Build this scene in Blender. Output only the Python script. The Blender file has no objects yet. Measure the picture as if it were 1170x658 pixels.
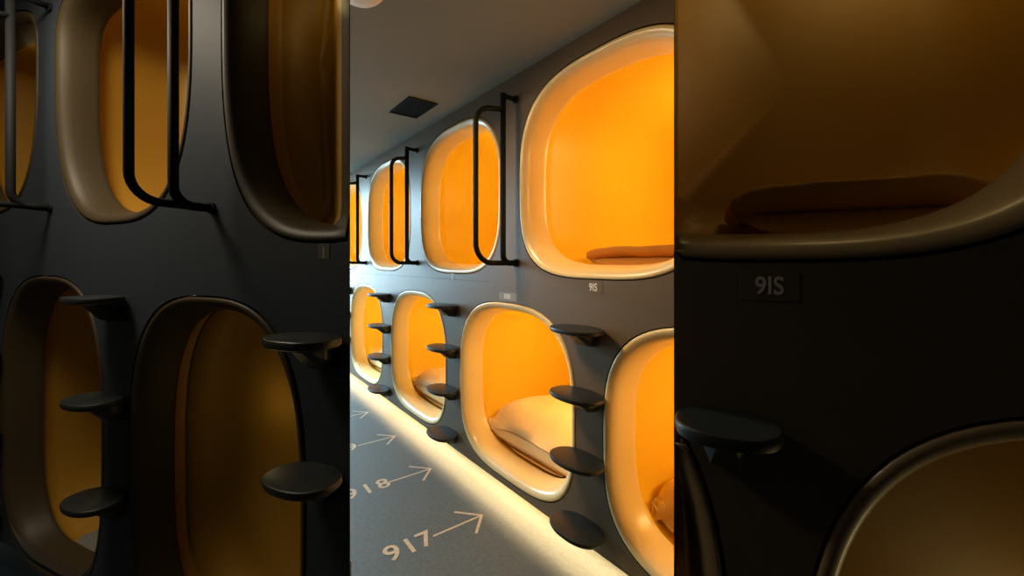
import bpy, bmesh, math, random
from mathutils import Vector, Matrix, noise
random.seed(4)
C = bpy.context.scene.collection
sc = bpy.context.scene
F = 475.0; YH = 300.0; HC = 1.287; D1 = 1.338
A1 = math.atan((585-228)/F)                      # angle between the view axis and the capsule wall
ROT = math.pi/2 - A1
CAM = Vector((0, -D1, HC))
CEIL = 2.28

# ------------------------------------------------------------------ materials
def mat(name, col, rough=.5, metal=0., noise_amt=0., noise_scale=8., bump=0., bump_scale=60., spec=.5, coat=0., sss=0.):
    m = bpy.data.materials.new(name); m.use_nodes = True
    nt = m.node_tree; b = nt.nodes['Principled BSDF']
    b.inputs['Base Color'].default_value = (*col, 1); b.inputs['Roughness'].default_value = rough
    b.inputs['Metallic'].default_value = metal; b.inputs['Specular IOR Level'].default_value = spec
    b.inputs['Coat Weight'].default_value = coat; b.inputs['Coat Roughness'].default_value = .12
    tc = nt.nodes.new('ShaderNodeTexCoord')
    if noise_amt:
        n = nt.nodes.new('ShaderNodeTexNoise'); n.inputs['Scale'].default_value = noise_scale; n.inputs['Detail'].default_value = 6
        r = nt.nodes.new('ShaderNodeValToRGB')
        r.color_ramp.elements[0].position = .3; r.color_ramp.elements[1].position = .7
        r.color_ramp.elements[0].color = (*[c*(1-noise_amt) for c in col], 1)
        r.color_ramp.elements[1].color = (*[min(1, c*(1+noise_amt)) for c in col], 1)
        nt.links.new(tc.outputs['Object'], n.inputs['Vector']); nt.links.new(n.outputs['Fac'], r.inputs['Fac'])
        nt.links.new(r.outputs['Color'], b.inputs['Base Color'])
    if bump:
        n2 = nt.nodes.new('ShaderNodeTexNoise'); n2.inputs['Scale'].default_value = bump_scale; n2.inputs['Detail'].default_value = 4
        bp = nt.nodes.new('ShaderNodeBump'); bp.inputs['Strength'].default_value = bump; bp.inputs['Distance'].default_value = .01
        nt.links.new(tc.outputs['Object'], n2.inputs['Vector']); nt.links.new(n2.outputs['Fac'], bp.inputs['Height'])
        nt.links.new(bp.outputs['Normal'], b.inputs['Normal'])
    return m
def emis(name, col, s):
    m = bpy.data.materials.new(name); m.use_nodes = True
    b = m.node_tree.nodes['Principled BSDF']
    b.inputs['Base Color'].default_value = (*col, 1)
    b.inputs['Emission Color'].default_value = (*col, 1); b.inputs['Emission Strength'].default_value = s
    return m
M = dict(
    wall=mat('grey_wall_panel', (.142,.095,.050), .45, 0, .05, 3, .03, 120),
    wingr=mat('dim_warm_partition', (.060,.046,.030), .55, 0, .06, 3, .03, 120),  # dimmed copy of the wall; warm right-side cast put into the colour
    wing=mat('dim_cool_partition', (.024,.032,.042), .62, 0, .06, 3, .03, 120, spec=.25),  # dimmed copy of the wall; cool left-side light put into the colour
    jamb=mat('partition_edge', (.02,.02,.02), .7),
    gap=mat('dark_gap', (.03,.022,.015), .6),
    ceil=mat('dim_ceiling', (.19,.205,.18), .85, 0, .04, 2),
    floor=mat('grey_floor', (.072,.098,.108), .6, 0, .18, 55, .06, 160),
    plain=mat('plain_wall', (.16,.16,.155), .7, 0, .05, 2),
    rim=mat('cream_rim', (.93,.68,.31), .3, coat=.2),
    cavity=mat('amber_lit_cavity', (.95,.60,.035), .36, coat=.1),  # cream shell; the amber lamplight is put into the colour
    rimdl=mat('dim_cream_rim_left', (.044,.031,.014), .5, spec=.25),  # cream rim darkened further in colour, offsetting light on the left partition
    rimd=mat('dim_cream_rim', (.20,.145,.075), .4, coat=.1, spec=.35),  # cream rim with the dimness put into its colour
    cavityd=mat('dim_amber_lit_cavity', (.34,.175,.014), .5),  # lamplight and dimness both put into the colour
    black=mat('black_powder_coat', (.009,.010,.011), .65, spec=.15),
    step=mat('dark_step', (.014,.018,.019), .42, 0, .15, 30, spec=.35),
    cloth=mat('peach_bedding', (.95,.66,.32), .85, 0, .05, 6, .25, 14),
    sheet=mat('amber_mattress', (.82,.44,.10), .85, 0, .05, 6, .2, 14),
    brown=mat('shaded_mattress', (.52,.23,.035), .9, 0, .05, 6, .2, 14),  # shade on the mattress front is put into this brown
    clothd=mat('dim_bedding', (.50,.24,.04), .9, 0, .05, 6),  # bedding darkened by colour to look dimly lit
    mark=mat('pale_paint', (.52,.43,.31), .6, 0, .15, 60),
    plaque=mat('plaque', (.235,.21,.175), .5),
    tab=mat('pale_tab', (.32,.30,.25), .5),
    wingplaque=mat('wing_plaque', (.065,.052,.036), .5),  # plaque dimmed through its colour
    letter=mat('pale_letter', (.85,.83,.76), .5),
    letterd=mat('dim_pale_letter', (.42,.40,.38), .5),  # pale letter dimmed through its colour
    vent=mat('vent_dark', (.008,.010,.010), .9, spec=.1),
    ventf=mat('vent_frame', (.012,.015,.014), .9, spec=.1),
    white=mat('ivory_plastic', (.82,.80,.72), .5),
    day=emis('daylight', (.75,.92,1.0), 5.0),
)

# ------------------------------------------------------------------ helpers
def link(name, me, m, parent=None, smooth=True, loc=None, rotz=0):
    o = bpy.data.objects.new(name, me); C.objects.link(o)
    for x in (m if isinstance(m, (list, tuple)) else [m]): me.materials.append(x)
    if smooth:
        for p in me.polygons: p.use_smooth = True
    if parent: o.parent = parent
    if loc is not None: o.location = loc; o.rotation_euler.z = rotz
    return o
def obj(name, bm, m, parent=None, smooth=True, loc=None, rotz=0, sharp=None, recalc=False):
    if recalc: bmesh.ops.recalc_face_normals(bm, faces=bm.faces)
    me = bpy.data.meshes.new(name); bm.to_mesh(me); bm.free()
    o = link(name, me, m, parent, smooth, loc, rotz)
    if sharp is not None: me.set_sharp_from_angle(angle=sharp)
    return o
def empty(name, loc, rotz=0):
    o = bpy.data.objects.new(name, None); C.objects.link(o); o.empty_display_size = .05
    o.location = loc; o.rotation_euler.z = rotz; return o
def tag(o, label, cat, group=None, kind=None):
    if label: o['label'] = label
    if cat: o['category'] = cat
    if group: o['group'] = group
    if kind: o['kind'] = kind
    return o
def struct(name, bm, m, **k):
    o = obj(name, bm, m, smooth=k.pop('smooth', False), **k); o['kind'] = 'structure'; return o
def box(bm, x0, x1, y0, y1, z0, z1):
    v = [bm.verts.new((x, y, z)) for x in (x0, x1) for y in (y0, y1) for z in (z0, z1)]
    for f in ((0,1,3,2),(4,6,7,5),(0,4,5,1),(2,3,7,6),(0,2,6,4),(1,5,7,3)): bm.faces.new([v[i] for i in f])
    return v
def rbox(x0, x1, y0, y1, z0, z1, r=.004, seg=2):
    bm = bmesh.new(); box(bm, x0, x1, y0, y1, z0, z1)
    bmesh.ops.bevel(bm, geom=bm.edges[:], offset=r, segments=seg, affect='EDGES', profile=.5); return bm
def fillet(pts, r, n=8):
    out = [Vector(pts[0])]
    for a, b, c in zip(pts, pts[1:], pts[2:]):
        a, b, c = Vector(a), Vector(b), Vector(c)
        u = (a-b).normalized(); w = (c-b).normalized(); ang = u.angle(w)
        t = min(r/math.tan(ang/2), (a-b).length*.49, (c-b).length*.49); rr = t*math.tan(ang/2)
        bis = (u+w).normalized(); cen = b + bis*(rr/math.sin(ang/2))
        p0 = b+u*t - cen; p1 = b+w*t - cen
        for i in range(n+1): out.append(cen + p0.normalized().slerp(p1.normalized(), i/n)*p0.length if p0.length > 1e-6 else b)
    out.append(Vector(pts[-1])); return out
def tube(bm, pts, r, n=12, cap=True):
    pts = [Vector(p) for p in pts]; rings = []; up = None
    for i, p in enumerate(pts):
        t = (pts[min(i+1, len(pts)-1)] - pts[max(i-1, 0)]).normalized()
        if up is None: up = t.orthogonal().normalized()
        up = (up - t*up.dot(t)).normalized(); s = t.cross(up)
        rings.append([bm.verts.new(p + (up*math.cos(2*math.pi*k/n) + s*math.sin(2*math.pi*k/n))*r) for k in range(n)])
    for a, b in zip(rings, rings[1:]):
        for k in range(n): bm.faces.new((a[k], a[(k+1)%n], b[(k+1)%n], b[k]))
    if cap: bm.faces.new(rings[0][::-1]); bm.faces.new(rings[-1])
def text_mesh(txt, size, bold=0.):
    cu = bpy.data.curves.new('t', 'FONT'); cu.body = txt; cu.size = size; cu.align_x = 'CENTER'; cu.align_y = 'CENTER'; cu.resolution_u = 4; cu.offset = bold
    o = bpy.data.objects.new('t', cu); C.objects.link(o)
    dg = bpy.context.evaluated_depsgraph_get(); me = bpy.data.meshes.new_from_object(o.evaluated_get(dg))
    bpy.data.objects.remove(o); bpy.data.curves.remove(cu); return me

# ------------------------------------------------------------------ the two wall systems
class WallSystem:
    """a vertical wall at distance D from the viewpoint; local x runs along it, local y into it"""
    def __init__(s, D, xv):
        s.D = D; s.a = math.atan((585-xv)/F); s.xv = xv
        s.rotz = ROT + s.a - math.pi/2
        s.origin = Vector((CAM.x, CAM.y, 0)) + Vector((-math.sin(s.rotz), math.cos(s.rotz), 0))*D
        s.right = Vector((math.cos(s.rotz), math.sin(s.rotz), 0)); s.into = Vector((-math.sin(s.rotz), math.cos(s.rotz), 0))
    def pt(s, x, y):
        c, sn = math.cos(s.a), math.sin(s.a); u = (x-585)/F
        z = s.D*F/(c*(x-s.xv)); return -z*(c-u*sn), HC + (YH-y)/F*z
    def world(s, lx, ly, z): return s.origin + s.right*lx + s.into*ly + Vector((0, 0, z))
    def out(s, lx, x):          # distance in front of the wall at which a thing standing at lx is seen at column x
        c, sn = math.cos(s.a), math.sin(s.a); u = (x-585)/F
        t = lx/(u*sn-c); return t*u*c + t*sn - s.D
W1 = WallSystem(D1, 228); W2 = WallSystem(.70, -544)
def seen(w, lx, z):
    c, sn = math.cos(w.a), math.sin(w.a); X = w.D*c + lx*sn; Z = w.D*sn - lx*c
    return 585 + F*X/Z, YH - F*(z-HC)/Z
def twin(lx, z):                # the same place on the larger, nearer partition
    x, y = seen(W1, lx, z); return W2.pt((x-400)*3.162, (y-225)*3.162)

# ------------------------------------------------------------------ capsules
NA = 128
class Shape:
    def __init__(s, cx, zc, hw, ht, hb, nt=2.85, nb=3.4, lo=-1e9, hi=1e9, lean=0.):
        s.cx, s.zc, s.hw, s.ht, s.hb, s.nt, s.nb, s.lo, s.hi, s.lean = cx, zc, hw, ht, hb, nt, nb, lo, hi, lean
        s.ex = cx                       # centre of the whole outline
        a, b = max(cx-hw, lo), min(cx+hw, hi)
        if a > cx-hw+.005 or b < cx+hw-.02: s.cx = (a+b)/2      # cut by a wall: use the middle of what is left
    def ring(s, inset, y=0., angles=None):
        # outline seen from the middle of the (possibly cut) opening; cut sides stay straight
        out = []; sh = s.lean*max(y, 0.)/2; off = s.ex - s.cx + sh
        lo = s.lo - s.cx + sh; hi = s.hi - s.cx - sh
        w = max(s.hw - inset, .005)
        for a in (angles or [2*math.pi*k/NA for k in range(NA)]):
            ca, sa = math.cos(a), math.sin(a)
            h = max((s.ht if sa >= 0 else s.hb) - inset, .005); n = s.nt if sa >= 0 else s.nb
            if abs(off) < 1e-9: r = (abs(ca/w)**n + abs(sa/h)**n)**(-1/n)
            else:
                r0, r1 = 0., 4.
                for _ in range(40):
                    r = (r0+r1)/2
                    if abs((r*ca-off)/w)**n + abs(r*sa/h)**n > 1: r1 = r
                    else: r0 = r
            if ca > 1e-9: r = min(r, max(hi/ca, 0))
            elif ca < -1e-9: r = min(r, max(lo/ca, 0))
            out.append((r*ca - sh, r*sa))
        return out
    def halfwidth(s, z, inset):  # z relative to centre
        h = (s.ht if z >= 0 else s.hb) - inset; n = s.nt if z >= 0 else s.nb
        q = 1 - min(1, abs(z/h))**n
        return (s.hw-inset)*max(q, 0)**(1/n)
def loft(shape, prof, cap=False):
    bm = bmesh.new(); prev = None
    for i, y in prof:
        r = [bm.verts.new((x, y, z)) for x, z in shape.ring(i, y)]
        if prev:
            for k in range(NA): bm.faces.new((prev[k], prev[(k+1)%NA], r[(k+1)%NA], r[k]))
        prev = r
    if cap:
        n = len(prev); cz = bm.verts.new((sum(v.co.x for v in prev)/n, prof[-1][1], sum(v.co.z for v in prev)/n))
        for k in range(n): bm.faces.new((prev[k], prev[(k+1)%n], cz))
    bmesh.ops.remove_doubles(bm, verts=bm.verts, dist=1e-5)
    return bm
def capsule(w, sh, label, group, k=1., depth=1.8, dim=False):
    t = empty('sleeping_capsule', w.world(sh.cx, 0, sh.zc), w.rotz)
    tag(t, label, 'capsule bed', group)
    rp = [(-.002,.02),(-.002,.003),(.000,-.001),(.005,-.0035),(.013,-.002),(.024,.004),(.034,.014),(.043,.04),(.050,.075),(.056,.115),(.058,.13),(.056,.136)]
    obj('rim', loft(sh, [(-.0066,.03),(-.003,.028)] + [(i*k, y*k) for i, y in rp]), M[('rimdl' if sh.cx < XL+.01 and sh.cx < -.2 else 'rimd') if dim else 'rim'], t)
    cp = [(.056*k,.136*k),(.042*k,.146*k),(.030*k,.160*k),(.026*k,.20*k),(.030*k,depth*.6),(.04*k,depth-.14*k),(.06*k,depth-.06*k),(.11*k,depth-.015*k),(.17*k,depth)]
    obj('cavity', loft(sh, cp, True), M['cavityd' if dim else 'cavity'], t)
    return t
def lamp(name, kind, loc, energy, col, size=.1, rot=None, size_y=None, spread=None):
    l = bpy.data.lights.new(name, kind); l.energy = energy; l.color = col
    if kind == 'AREA':
        l.shape = 'RECTANGLE' if size_y else 'SQUARE'; l.size = size
        if size_y: l.size_y = size_y
        if spread: l.spread = spread
    else: l.shadow_soft_size = size
    if name == 'capsule_lamp': l.specular_factor = .25
    o = bpy.data.objects.new(name, l); C.objects.link(o); o.location = loc
    if rot: o.rotation_euler = rot
    return o
AMBER = (1.0, .77, .32)
def wall_cells(cells, m, name, w, thick=.012):
    """cells: (x0,x1,z0,z1,Shape or None) -> one wall skin with openings"""
    bm = bmesh.new()
    for x0, x1, z0, z1, sh in cells:
        if sh is None:
            bm.faces.new([bm.verts.new(p) for p in ((x0,0,z0),(x1,0,z0),(x1,0,z1),(x0,0,z1))]); continue
        ang = [2*math.pi*k/NA for k in range(NA)]
        cor = [math.atan2(z-sh.zc, x-sh.cx) % (2*math.pi) for x in (x0, x1) for z in (z0, z1)]
        ang = sorted(ang + cor)
        inn = sh.ring(-.0065, 0, ang); inn2 = sh.ring(-.0065, .03, ang); a, b, c = [], [], []
        for (ix, iz), (jx, jz), th in zip(inn, inn2, ang):
            ca, sa = math.cos(th), math.sin(th)
            tx = ((x1 if ca > 0 else x0) - sh.cx)/ca if abs(ca) > 1e-9 else 1e9
            tz = ((z1 if sa > 0 else z0) - sh.zc)/sa if abs(sa) > 1e-9 else 1e9
            t = min(tx, tz)
            a.append(bm.verts.new((sh.cx+ix, 0, sh.zc+iz))); b.append(bm.verts.new((sh.cx+ca*t, 0, sh.zc+sa*t))); c.append(bm.verts.new((sh.cx+jx, .03, sh.zc+jz)))
        n = len(ang)
        for k in range(n):
            j = (k+1) % n
            bm.faces.new((a[k], b[k], b[j], a[j])).material_index = 0
            bm.faces.new((a[k], a[j], c[j], c[k])).material_index = 1
    bmesh.ops.remove_doubles(bm, verts=bm.verts, dist=1e-6)
    bmesh.ops.dissolve_degenerate(bm, edges=bm.edges, dist=1e-6)
    o = struct(name, bm, [m, M['gap']], loc=w.origin, rotz=w.rotz)
    return o

# ---- bedding that follows the capsule's floor
def slab(sh, zb, zt, y0, y1, inset, rf, amp, seed, nx=72, ny=64, dome=.0, slope=None):
    """soft slab from zb to zt (relative to capsule centre), rounded front edge, loose top"""
    bm = bmesh.new(); rings = []
    H = zt-zb
    prof = []
    for k in range(9):                       # rounded front
        a = math.pi/2*k/8; prof.append((y0 + rf*(1-math.sin(a)), math.cos(a)))
    for k in range(1, ny): prof.append((y0+rf+(y1-y0-rf)*(k/(ny-1))**1.7, 0.))
    for y, sq in prof:
        pts = []
        z_lo = zb + H*.5*sq; z_hi = zt - H*.5*sq
        half = nx//2
        for i in range(half+1):               # bottom, left to right
            u = -1+2*i/half; wv = sh.halfwidth(zb+H*.5, inset) - .012*sq
            x = wv*u; z = z_lo
            lim = sh.halfwidth(z, inset)
            if abs(x) > lim:                  # lift along the curved shell
                zz = z
                while sh.halfwidth(zz, inset) < abs(x) and zz < z_hi-.004: zz += .002
                z = zz
            pts.append((x, z))
        for i in range(half+1):               # top, right to left
            u = 1-2*i/half; wv = sh.halfwidth(zb+H*.5, inset) - .012*sq
            e = abs(u)**8
            nz = noise.noise(Vector((u*2.2+seed, y*3.1, seed*.7)))*amp + noise.noise(Vector((u*6+seed, y*7, 3.)))*amp*.35
            fold = math.sin((y*9+u*2.2)+2*noise.noise(Vector((u*1.7, y*2, seed))))*amp*.22
            if slope:
                t = (u+1)/2; ry = slope[0] + (slope[1]-slope[0])*t*t*(3-2*t)
                q = min(1., max(0., (y-y0)/ry)); hq = 1-(1-q)**2.2
                z_hi = zb + .045 + (H-.045)*hq - .02*sq
            z = z_hi + (nz+fold)*(1-e)*(1 if not slope else .35+.65*hq) + dome*(1-u*u) - e*H*.25
            pts.append((wv*u*.995, z))
        yy = [y + noise.noise(Vector((x*5+seed, z*9, 1.3)))*amp*.6*(1 if sq > .01 else 0) for x, z in pts]
        rings.append([bm.verts.new((x, yq, z)) for (x, z), yq in zip(pts, yy)])
    n = len(rings[0])
    for a, b in zip(rings, rings[1:]):
        for k in range(n): bm.faces.new((a[k], a[(k+1)%n], b[(k+1)%n], b[k]))
    bm.faces.new(rings[0][::-1]); bm.faces.new(rings[-1])
    bmesh.ops.triangulate(bm, faces=[f for f in bm.faces if len(f.verts) > 4])
    return bm
def bedding(name, label, cat, group, w, sh, m, *a, **k):
    o = obj(name, slab(sh, *a, **k), m, loc=w.world(sh.cx, 0, sh.zc), rotz=w.rotz, recalc=True)
    return tag(o, label, cat, group)

# ---- step and rail
def climbing_step(w, lx, z, label, group, L=.13, P=.165, sx=1.):
    t = empty('climbing_step', w.world(lx, 0, z), w.rotz); tag(t, label, 'step', group)
    th = .02*sx
    bm = bmesh.new(); n = 56; prof = [(.90,-th),(.965,-th*.9),(1.,-th*.55),(1.,-th*.25),(.985,-.0015),(.955,0)]
    rings = []
    for s, zz in prof:
        r = []
        for k in range(n):
            a = 2*math.pi*k/n; e = 2/2.3
            x = L*s*math.copysign(abs(math.cos(a))**e, math.cos(a)); y = -P*.5 + P*.5*s*math.copysign(abs(math.sin(a))**e, math.sin(a))
            r.append(bm.verts.new((x, min(y, -.001), zz)))
        rings.append(r)
    for a, b in zip(rings, rings[1:]):
        for k in range(n): bm.faces.new((a[k], a[(k+1)%n], b[(k+1)%n], b[k]))
    bm.faces.new(rings[0][::-1]); bm.faces.new(rings[-1])
    obj('plate', bm, M['step'], t, sharp=.6)
    # tapered bracket under the plate
    bm = bmesh.new(); q = []
    hw = L*.42; hd = .062*sx
    for y, h, ww in ((-.0005, hd, 1.), (-P*.28, hd*.92, .95), (-P*.45, hd*.55, .8), (-P*.62, hd*.2, .55)):
        q.append([bm.verts.new((x*ww*hw, y, zz)) for x, zz in ((-1,-th*.9),(1,-th*.9),(1,-th-h*.6),(.7,-th-h),(-.7,-th-h),(-1,-th-h*.6))])
    for a, b in zip(q, q[1:]):
        for k in range(6): bm.faces.new((a[k], b[k], b[(k+1)%6], a[(k+1)%6]))
    bm.faces.new(q[0]); bm.faces.new(q[-1][::-1])
    obj('bracket', bm, M['step'], t, smooth=False, recalc=True)
    return t
def grab_rail(w, lx, zt, zb, zloop, inner, outer, r, label, group, rc=.09):
    t = empty('grab_rail', w.world(lx, 0, zb), w.rotz); tag(t, label, 'rail', group)
    H = zt-zb; HL = zloop-zb
    bm = bmesh.new(); tube(bm, fillet([(0,-inner,H+.012),(0,-inner,.0),(0,0,.0)], rc*.5), r); up = obj('upright', bm, M['black'], t)
    bm = bmesh.new(); tube(bm, fillet([(0,-inner,HL),(0,-outer,HL-.02),(0,-outer,0),(0,-inner*.6,0)], rc), r*.88); obj('outer_loop', bm, M['black'], t)
    bm = bmesh.new(); tube(bm, [(0,-inner,H),(0,0,H)], r*.8); so = obj('standoff', bm, M['black'], t)
    for z in (H, 0.):
        bm = bmesh.new(); tube(bm, [(0,-.008,z),(0,0,z)], r*1.35, 20); obj('wall_flange', bm, M['black'], so if z else up, sharp=.6)
    return t
def sign(w, lx, z, txt, size, label, bw, bh, m_plate, m_text, narrow=1.):
    t = empty('number_sign', w.world(lx, 0, z), w.rotz); tag(t, label, 'sign')
    obj('plaque', rbox(-bw/2, bw/2, -.0010, -.0002, -bh/2, bh/2, .0006, 1), m_plate, t, smooth=False)
    me = text_mesh(txt, size, size*.018)
    me.transform(Matrix.Translation((0,-.0016,0)) @ Matrix.Rotation(math.pi/2, 4, 'X') @ Matrix.Scale(narrow, 4, (1,0,0)))
    link('lettering', me, m_text, t, smooth=False); return t

# ================================================================== corridor wall with capsules
G_UP = 'capsules in the upper row of the corridor wall'; G_LO = 'capsules in the lower row of the corridor wall'
UP = [Shape(c, HC+.42, .525, .482, .488) for c in (-1.188, -2.41, -3.645, -4.88)]
LO = [Shape(c, HC-.70, .51, .478, .482) for c in (-.635, -1.824, -3.03, -4.255)]
LO[0].hw = .513
lab_up = ['largest and nearest upper amber capsule with a bare mattress edge showing, beside no rail',
          'upper amber capsule behind the nearest tall black rail', 'upper amber capsule behind the middle black rail',
          'narrow sliver of upper amber capsule farthest down the corridor']
lab_lo = ['nearest lower amber capsule, cut off by the dark partition on the right',
          'lower amber capsule with the large puffy duvet, in the middle of the wall',
          'lower amber capsule second farthest along, small cushion of bedding at its foot',
          'farthest lower amber capsule, mostly cream and narrow']
for s, l in zip(UP, lab_up): capsule(W1, s, l, G_UP)
for s, l in zip(LO, lab_lo): capsule(W1, s, l, G_LO)
zs = HC - .145; ztop = CEIL; zbot = .072
cells = []
xe = [2.2] + [(-.60+.0), (UP[0].cx+UP[1].cx)/2, (UP[1].cx+UP[2].cx)/2, (UP[2].cx+UP[3].cx)/2, -5.5]
cells.append((xe[1], xe[0], zs, ztop, None))
for i, s in enumerate(UP): cells.append((xe[i+2], xe[i+1], zs, ztop, s))
cells.append((-9.0, -5.5, zs, ztop, None))
xl = [2.2, -.03, (LO[0].cx+LO[1].cx)/2, (LO[1].cx+LO[2].cx)/2, (LO[2].cx+LO[3].cx)/2, -4.9]
cells.append((xl[1], xl[0], zbot, zs, None))
for i, s in enumerate(LO): cells.append((xl[i+2], xl[i+1], zbot, zs, s))
cells.append((-9.0, -4.9, zbot, zs, None))
wr = wall_cells(cells, M['wall'], 'wall_right', W1)
# thin joint between the two tiers of panels
bm = bmesh.new(); box(bm, -9, -2.0, -.0012, .002, HC-.1125, HC-.1095); struct('trim_1', bm, M['gap'])
# recessed plinth behind the light strip
bm = bmesh.new(); box(bm, -9, 2.2, .105, .13, 0, .125); struct('baseboard_right', bm, M['plain'])
bm = bmesh.new(); box(bm, -9, 2.2, 0, .010, .066, .074); struct('trim_2', bm, M['wall'])
led = bmesh.new(); led.faces.new([led.verts.new(p) for p in ((-9,.098,.092),(2,.098,.092),(2,.098,.118),(-9,.098,.118))])
struct('light_strip', led, emis('warm_strip', (1.0,.67,.31), 125.))  # unseen LED strip under the wall edge, source of the floor glow

# bedding
bedding('mattress', 'mattress with a shaded soft front edge lying in the largest upper capsule', 'mattress', None, W1, UP[0], M['brown'], -.448, -.342, .30, 1.6, .048, .06, .006, 2.)
bed_lo = ['in the nearest lower capsule at the right', 'in the middle lower capsule', 'in the lower capsule second farthest along', 'in the farthest lower capsule']
for i, s in enumerate(LO):
    y0 = (.20, .17, .17, .17)[i]
    bedding('mattress', 'thin mattress under the duvet '+bed_lo[i], 'mattress', 'mattresses in the lower capsules', W1, s, M['sheet'], -.440, -.395, y0+.0, 1.6, .048, .022, .004, i*3.+1)
    bedding('duvet', 'puffy peach duvet folded '+bed_lo[i], 'duvet', 'duvets in the lower capsules', W1, s, M['cloth'], -.391, (-.215,-.215,-.24,-.27)[i], y0-.015, 1.55, .052, .03, .024, i*5.+2, dome=.035, slope=(.12,.46))
# lamps inside
for i, s in enumerate(UP): lamp('capsule_lamp', 'POINT', W1.world(s.cx+.30, .80 if i == 0 else .5, s.zc+(.12 if i == 0 else .26)), 9.5 if i == 0 else 6.8, AMBER, .12)
for i, s in enumerate(LO): lamp('capsule_lamp', 'POINT', W1.world(s.cx+.27, .50, s.zc+.26), 7.4, AMBER, .12)

# steps
cols = [(-1.225, 'between the two nearest lower capsules'), (-2.43, 'beside the middle lower capsule on its left'), (-3.62, 'in the second farthest column'), (-4.80, 'in the farthest column')]
ords = ['topmost dark oval climbing step ', 'second dark oval climbing step from the top ', 'third dark oval climbing step from the top ', 'lowest dark oval climbing step near the floor ']
for ci, (cx, where) in enumerate(cols):
    for k in range(4):
        if ci == 3 and k > 2: continue
        climbing_step(W1, cx, HC-(.272, .545, .815, 1.10)[k], ords[k]+where, 'climbing steps on the corridor wall')
# rails
for lx, l in ((-1.745, 'largest tall black looped grab rail, right of the second upper capsule'), (-2.99, 'black looped grab rail in front of the third upper capsule'), (-4.22, 'partly hidden black grab rail farthest along the corridor')):
    grab_rail(W1, lx, HC+.862, HC-.002, HC+.79, .085, .25 if lx > -2 else .205, .0155, l, 'grab rails on the corridor wall', .12)
# signs
sign(W1, -1.205, HC-.106, '9IS', .046, 'small 9IS number under the largest upper capsule', .105, .05, M['wall'], M['letter'], .85)
sign(W1, -1.818, HC-.185, '0381', .036, 'small grey 0381 plaque above the middle lower capsule', .165, .044, M['plaque'], M['letter'], .9)
sign(W1, -2.435, HC-.092, '|', .045, 'tiny pale tab under the second upper capsule', .05, .042, M['tab'], M['letter'])

# ================================================================== floor, ceiling, other walls
bm = bmesh.new(); box(bm, -9.2, 2.4, -2.4, .13, -.05, 0); struct('floor', bm, M['floor'])
bm = bmesh.new(); box(bm, -9.2, 2.4, -2.4, .05, CEIL, CEIL+.05); struct('ceiling', bm, M['ceil'])
bm = bmesh.new(); box(bm, -9.2, 2.4, -2.4, -2.24, 0, CEIL); struct('wall_left', bm, M['plain'])
bm = bmesh.new(); box(bm, 2.2, 2.4, -2.24, .1, 0, CEIL); struct('wall_back', bm, M['plain'])
bm = bmesh.new()
for a in ((-9.2,-9.0,-2.24,0,0,.35),(-9.2,-9.0,-2.24,0,2.1,CEIL),(-9.2,-9.0,-2.24,-1.9,.35,2.1),(-9.2,-9.0,-.4,0,.35,2.1)): box(bm, *a)
struct('wall_front', bm, M['plain'])
bm = bmesh.new(); box(bm, -9.12, -9.08, -1.9, -.4, .35, 2.1); wn = struct('window_1', bm, M['day'])

# floor numbers and arrows
def marking(lx, digits, tail, label, ytip=-.19):
    t = empty('floor_marking', (lx, ytip, 0), 0); tag(t, label, 'floor marking', 'numbers and arrows painted on the floor')
    z = .0012
    def bar(bm, a, b, w):
        a, b = Vector((*a, z)), Vector((*b, z)); d = (b-a).normalized(); n = Vector((-d.y, d.x, 0))*w/2
        bm.faces.new([bm.verts.new(p) for p in (a-n, b-n, b+n, a+n)])
    bm = bmesh.new(); bar(bm, (0, tail-ytip), (0, -.004), .012)
    bar(bm, (-.108, -.098), (.004, .004), .014); z += .0004; bar(bm, (.104, -.098), (-.004, .004), .014)
    obj('arrow', bm, M['mark'], t, smooth=False, recalc=False)
    for f, y in digits:
        me = text_mesh(f, .150, .0022); me.transform(Matrix.Translation((0, y-ytip, .002)) @ Matrix.Rotation(math.pi/2, 4, 'Z'))
        link('numeral', me, M['mark'], t, smooth=False)
marking(-1.785, (('9', -.655), ('1', -.575), ('7', -.50)), -.46, 'pale 917 and arrow painted on the floor, nearest')
marking(-2.38, (('9', -.665), ('1', -.575), ('8', -.485)), -.455, 'pale 918 and arrow painted on the floor, second nearest', -.185)
marking(-2.985, (('9', -.655), ('1', -.575), ('9', -.49)), -.45, 'pale arrow painted on the floor, third nearest', -.18)
marking(-3.60, (), -.45, 'faint small arrow on the floor farthest down the corridor', -.18)

# ceiling vent and round fitting
t = empty('ceiling_vent', (-2.51, -.245, CEIL)); tag(t, 'dark square air vent in the ceiling above the corridor', 'vent')
bm = bmesh.new()
for a in ((-.16,.16,-.095,-.083,-.008,0),(-.16,.16,.083,.095,-.008,0),(-.16,-.148,-.083,.083,-.008,0),(.148,.16,-.083,.083,-.008,0)): box(bm, *a)
obj('frame', bm, M['ventf'], t, smooth=False)
bm = bmesh.new()
for k in range(7):
    y = -.07+k*.0233; v = box(bm, -.148, .148, y-.009, y+.009, -.0045, -.0025); bmesh.ops.rotate(bm, verts=v, cent=(0, y, -.003), matrix=Matrix.Rotation(.12, 3, 'X'))
obj('louvres', bm, M['vent'], t, smooth=False)
bm = bmesh.new(); box(bm, -.148, .148, -.083, .083, -.0012, -.0002); obj('backing', bm, M['vent'], t, smooth=False)
t = empty('ceiling_fitting', (-1.535, -.875, CEIL)); tag(t, 'pale round fitting on the ceiling, cut off by the top edge', 'ceiling fitting')
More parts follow.
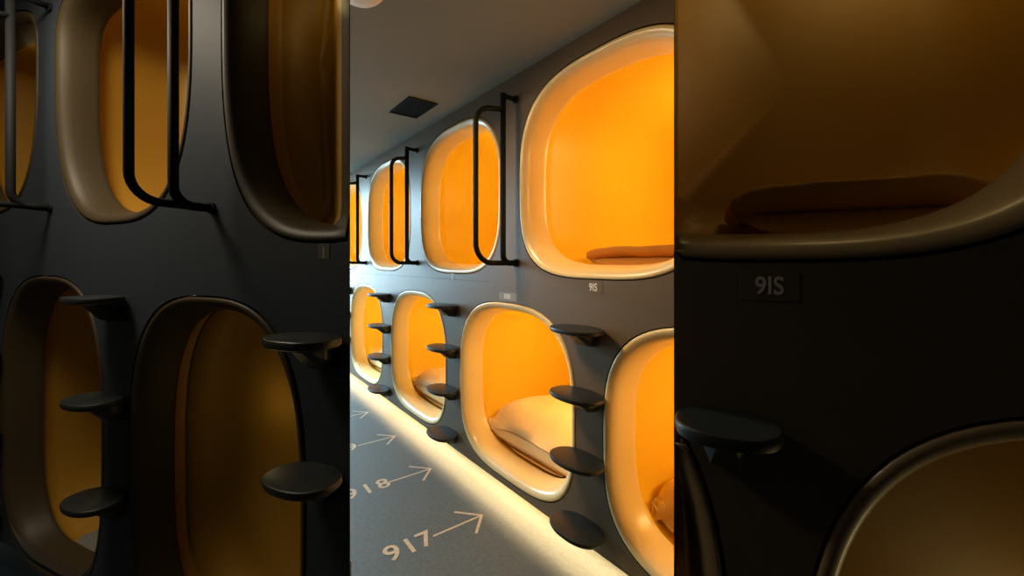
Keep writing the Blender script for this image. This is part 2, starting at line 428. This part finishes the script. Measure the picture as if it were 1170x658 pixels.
def disc(prof, n=48):
    bm = bmesh.new(); rr = [[bm.verts.new((r*math.cos(2*math.pi*k/n), r*math.sin(2*math.pi*k/n), z)) for k in range(n)] for r, z in prof]
    for a, b in zip(rr, rr[1:]):
        for k in range(n): bm.faces.new((a[k], b[k], b[(k+1)%n], a[(k+1)%n]))
    bm.faces.new(rr[0]); bm.faces.new(rr[-1][::-1]); return bm
obj('base', disc([(.085,-.0002),(.085,-.012),(.080,-.015)]), M['white'], t, sharp=.5)
obj('cover', disc([(.074,-.0151),(.072,-.026),(.062,-.034),(.03,-.037)]), M['white'], t, sharp=.9)

# ================================================================== dim partitions either side of the corridor mouth
XL = W2.pt(400, 300)[0]; XR = W2.pt(770, 300)[0]
def twin_shape(s, **k):
    l = twin(s.cx-s.hw, s.zc); r = twin(s.cx+s.hw, s.zc); tp = twin(s.cx, s.zc+s.ht); bt = twin(s.cx, s.zc-s.hb)
    cx = (l[0]+r[0])/2; return cx, (r[0]-l[0])/2, tp[1], bt[1]
KS = .72
def upper_twin(s, zmid, **k):
    cx, hw, tp, bt = twin_shape(s); tp = CEIL-.07; bt += k.pop('up', 0.)
    return Shape(cx, zmid, hw, tp-zmid, zmid-bt, 4., 2.9, **k)
def lower_twin(s, zb_min, **k):
    cx, hw, tp, bt = twin_shape(s); bt = max(bt, zb_min); zc = (tp+bt)/2
    return Shape(cx, zc, hw, tp-zc, zc-bt, 2.85, 3.2, **k)
LEAN = 1.25
WU = [upper_twin(UP[1], HC+.62, hi=XL-.0005, lean=LEAN), upper_twin(UP[2], HC+.66, up=.028), upper_twin(UP[3], HC+.72, up=.05)]
WL = [lower_twin(LO[2], .06, lean=LEAN), lower_twin(LO[3], .06)]
WL[0] = Shape(WL[0].ex, WL[0].zc, WL[0].hw, WL[0].ht, WL[0].hb, 2.85, 3.2, hi=WL[0].cx+WL[0].hw+.01, lean=LEAN)
RU = [upper_twin(UP[0], HC+.30, lo=XR+.0005)]
RL = [lower_twin(LO[0], .06), lower_twin(LO[1], .06, lo=XR+.0005)]
RL[1] = Shape(RL[1].ex+.022, RL[1].zc, RL[1].hw, RL[1].ht, RL[1].hb, 2.85, 3.2, lo=XR+.0005)
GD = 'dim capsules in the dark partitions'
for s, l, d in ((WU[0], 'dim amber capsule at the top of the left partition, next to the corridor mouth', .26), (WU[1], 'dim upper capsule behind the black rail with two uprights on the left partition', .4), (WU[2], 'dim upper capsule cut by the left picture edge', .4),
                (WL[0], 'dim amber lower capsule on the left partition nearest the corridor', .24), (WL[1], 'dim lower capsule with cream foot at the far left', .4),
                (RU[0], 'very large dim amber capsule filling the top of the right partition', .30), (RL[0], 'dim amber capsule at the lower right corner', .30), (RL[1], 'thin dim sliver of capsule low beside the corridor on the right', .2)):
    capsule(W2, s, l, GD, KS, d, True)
zsl = HC+.005; zsr = HC-.085
x_end = -2.99; mid = lambda a, b: ((a.ex-a.hw)+(b.ex+b.hw))/2
m01, m12 = mid(WU[0], WU[1]), mid(WU[1], WU[2]); lz = .232
q01 = mid(WL[0], WL[1])
ends = WU[2].ex-WU[2].hw-.03; qend = WL[1].ex-WL[1].hw-.03
print('twins', [(round(s.cx,3), round(s.hw,3), round(s.zc-HC,3), round(s.ht,3), round(s.hb,3)) for s in WU+WL+RU+RL], XL, XR, m01, m12, q01, ends, qend)
for s in WL:
    if s.zc-s.hb < lz+.012:
        bt = lz+.012; tp = s.zc+s.ht; s.zc = (tp+bt)/2; s.ht = s.hb = (tp-bt)/2
cells = [(m01, XL, zsl, CEIL, WU[0]), (m12, m01, zsl, CEIL, WU[1]), (ends, m12, zsl, CEIL, WU[2]), (q01, XL, lz, zsl, WL[0]), (qend, q01, lz, zsl, WL[1]),
         (x_end, ends, zsl, CEIL, None), (x_end, qend, lz, zsl, None)]
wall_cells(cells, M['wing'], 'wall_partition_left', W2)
r_end = 1.44
ru = min(r_end, RU[0].ex+RU[0].hw+.04); rl = min(r_end, RL[0].ex+RL[0].hw+.04)
qs = mid(RL[0], RL[1])
cells = [(XR, ru, zsr, CEIL, RU[0]), (qs, rl, 0, zsr, RL[0]), (XR, qs, 0, zsr, RL[1])]
if ru < r_end: cells.append((ru, r_end, zsr, CEIL, None))
if rl < r_end: cells.append((rl, r_end, 0, zsr, None))
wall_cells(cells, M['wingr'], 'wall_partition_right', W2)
# end panels that close the partitions towards the corridor
def jamb(name, lx, ang, depth, zb):
    bm = bmesh.new(); d = W2.into*math.cos(ang) + W2.right*math.sin(ang)
    p = W2.world(lx, 0.0, 0); q = p + d*depth
    bm.faces.new([bm.verts.new(v) for v in (Vector((p.x,p.y,zb)), Vector((q.x,q.y,zb)), Vector((q.x,q.y,CEIL)), Vector((p.x,p.y,CEIL)))])
    struct(name, bm, M['jamb'])
def ray_angle(x): return math.atan((x-585)/F) - (math.pi/2 - W2.a)
jamb('trim_3', XL, ray_angle(400)-.006, .42, lz); jamb('trim_4', XR, ray_angle(770)+.006, .30, 0)
bm = bmesh.new(); box(bm, x_end, XL-.42, .10, .44, 0, lz-.004); struct('baseboard_left', bm, M['plain'], loc=W2.origin, rotz=W2.rotz)

# things on the partitions
GS = 'climbing steps on the dark partitions'
for ci, name in ((0, 'right partition'), (1, 'left partition, column nearest the corridor'), (2, 'left partition, second column from the corridor'), (3, 'far left partition edge')):
    for k in range(4):
        lx, z = twin(cols[ci][0], HC-(.272, .545, .815, 1.10)[k]); x, y = seen(W2, lx, z)
        if not (-60 < x < 1170 and y < 640): continue
        lx += (-.046, 0, 0, 0)[ci]; z += (-.005, .012, .028, .04)[ci]
        climbing_step(W2, lx, z, ('dim top ', 'dim second ', 'dim third ', 'dim lowest ')[k]+'oval climbing step on the '+name, GS, .066 if ci == 0 else .088, .12, .95)
for lx1, i, o_, l in ((-2.99, 198, 147, 'dim black grab rail with two uprights on the left partition'), (-4.22, 12, -34, 'dim black grab rail at the far left picture edge')):
    lx, zb = twin(lx1, HC-.002)
    lx += .0
    grab_rail(W2, lx, CEIL-.12, zb, CEIL-.2, -W2.out(lx, i), -W2.out(lx, o_), .0115, l, 'grab rails on the left partition', .10)
lx, z = twin(-1.205, HC-.106); sign(W2, lx, z, '9IS', .036, 'dim grey 9IS number on the right partition', .075, .042, M['wingplaque'], M['letterd'], .85)
lx, z = twin(-2.435, HC-.092); sign(W2, lx, z, '|', .025, 'barely visible square tab on the left partition', .035, .035, M['wingplaque'], M['letterd'])
s = RU[0]; bl = W2.pt(800, 260)[0]; br = s.ex+s.hw-.02
bs = Shape((bl+br)/2, s.zc, (br-bl)/2+.03, s.ht, s.hb, 2.85, 2.9)
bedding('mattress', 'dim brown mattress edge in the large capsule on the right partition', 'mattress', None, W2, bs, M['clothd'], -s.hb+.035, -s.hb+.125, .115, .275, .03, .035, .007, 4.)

# ================================================================== light
for s in WU+WL: lamp('capsule_lamp', 'POINT', W2.world(s.cx-.02, .13, s.zc+.12), .16 if s.lean else .06, AMBER, .05)
lamp('capsule_lamp', 'POINT', W2.world(RL[1].cx, .08, RL[1].zc), .03, AMBER, .02)
for s in RU+RL[:1]: lamp('capsule_lamp', 'POINT', W2.world(s.cx+.1, .11 if s is RU[0] else .15, s.zc+(.42 if s is RU[0] else -.05)), 1.3 if s is RU[0] else .7, AMBER, .06)
down = (0, 0, 0)
lamp('corridor_lamp', 'AREA', (-6.2, -1.3, CEIL-.02), 230, (.55,.83,1.0), 1.8, down, .9)
lamp('corridor_lamp', 'AREA', (-7.6, -1.3, CEIL-.02), 300, (.55,.83,1.0), 1.8, down, .9)
lamp('room_fill', 'AREA', (-1.6, -1.95, CEIL-.02), 15., (1.0,.84,.62), .4, down)  # added unseen fill, lifts the left partition and corridor wall
lamp('window_light', 'AREA', (-8.9, -1.15, 1.25), 95, (.55,.83,1.0), 1.5, (0, -math.pi/2, 0), 1.6)
lamp('wall_fill', 'AREA', (-1.9, -.98, 2.1), 9, (1.0,.72,.42), .3, (math.radians(40), 0, math.radians(-38)), spread=math.radians(120))  # added warm fill concealed behind the left partition, brightens rims and bedding
lamp('warm_fill', 'POINT', (-.02, -.22, 1.9), 11., (1.0,.62,.28), .08)  # added fill hidden behind the right partition, warms near wall and ceiling
wd = bpy.data.worlds.new('World'); sc.world = wd; wd.use_nodes = True
wd.node_tree.nodes['Background'].inputs['Color'].default_value = (.5,.6,.65,1); wd.node_tree.nodes['Background'].inputs['Strength'].default_value = .05

# ================================================================== camera
cd = bpy.data.cameras.new('camera'); cam = bpy.data.objects.new('camera', cd); C.objects.link(cam)
cam.location = CAM; cam.rotation_euler = (math.pi/2, 0, ROT)
cd.sensor_width = 36; cd.lens = F/1170*36; cd.shift_y = -29/1170; cd.clip_start = .01
sc.camera = cam
sc.view_settings.view_transform = 'Standard'; sc.view_settings.look = 'None'
sc.cycles.use_denoising = True; sc.cycles.max_bounces = 8; sc.cycles.sample_clamp_indirect = 4
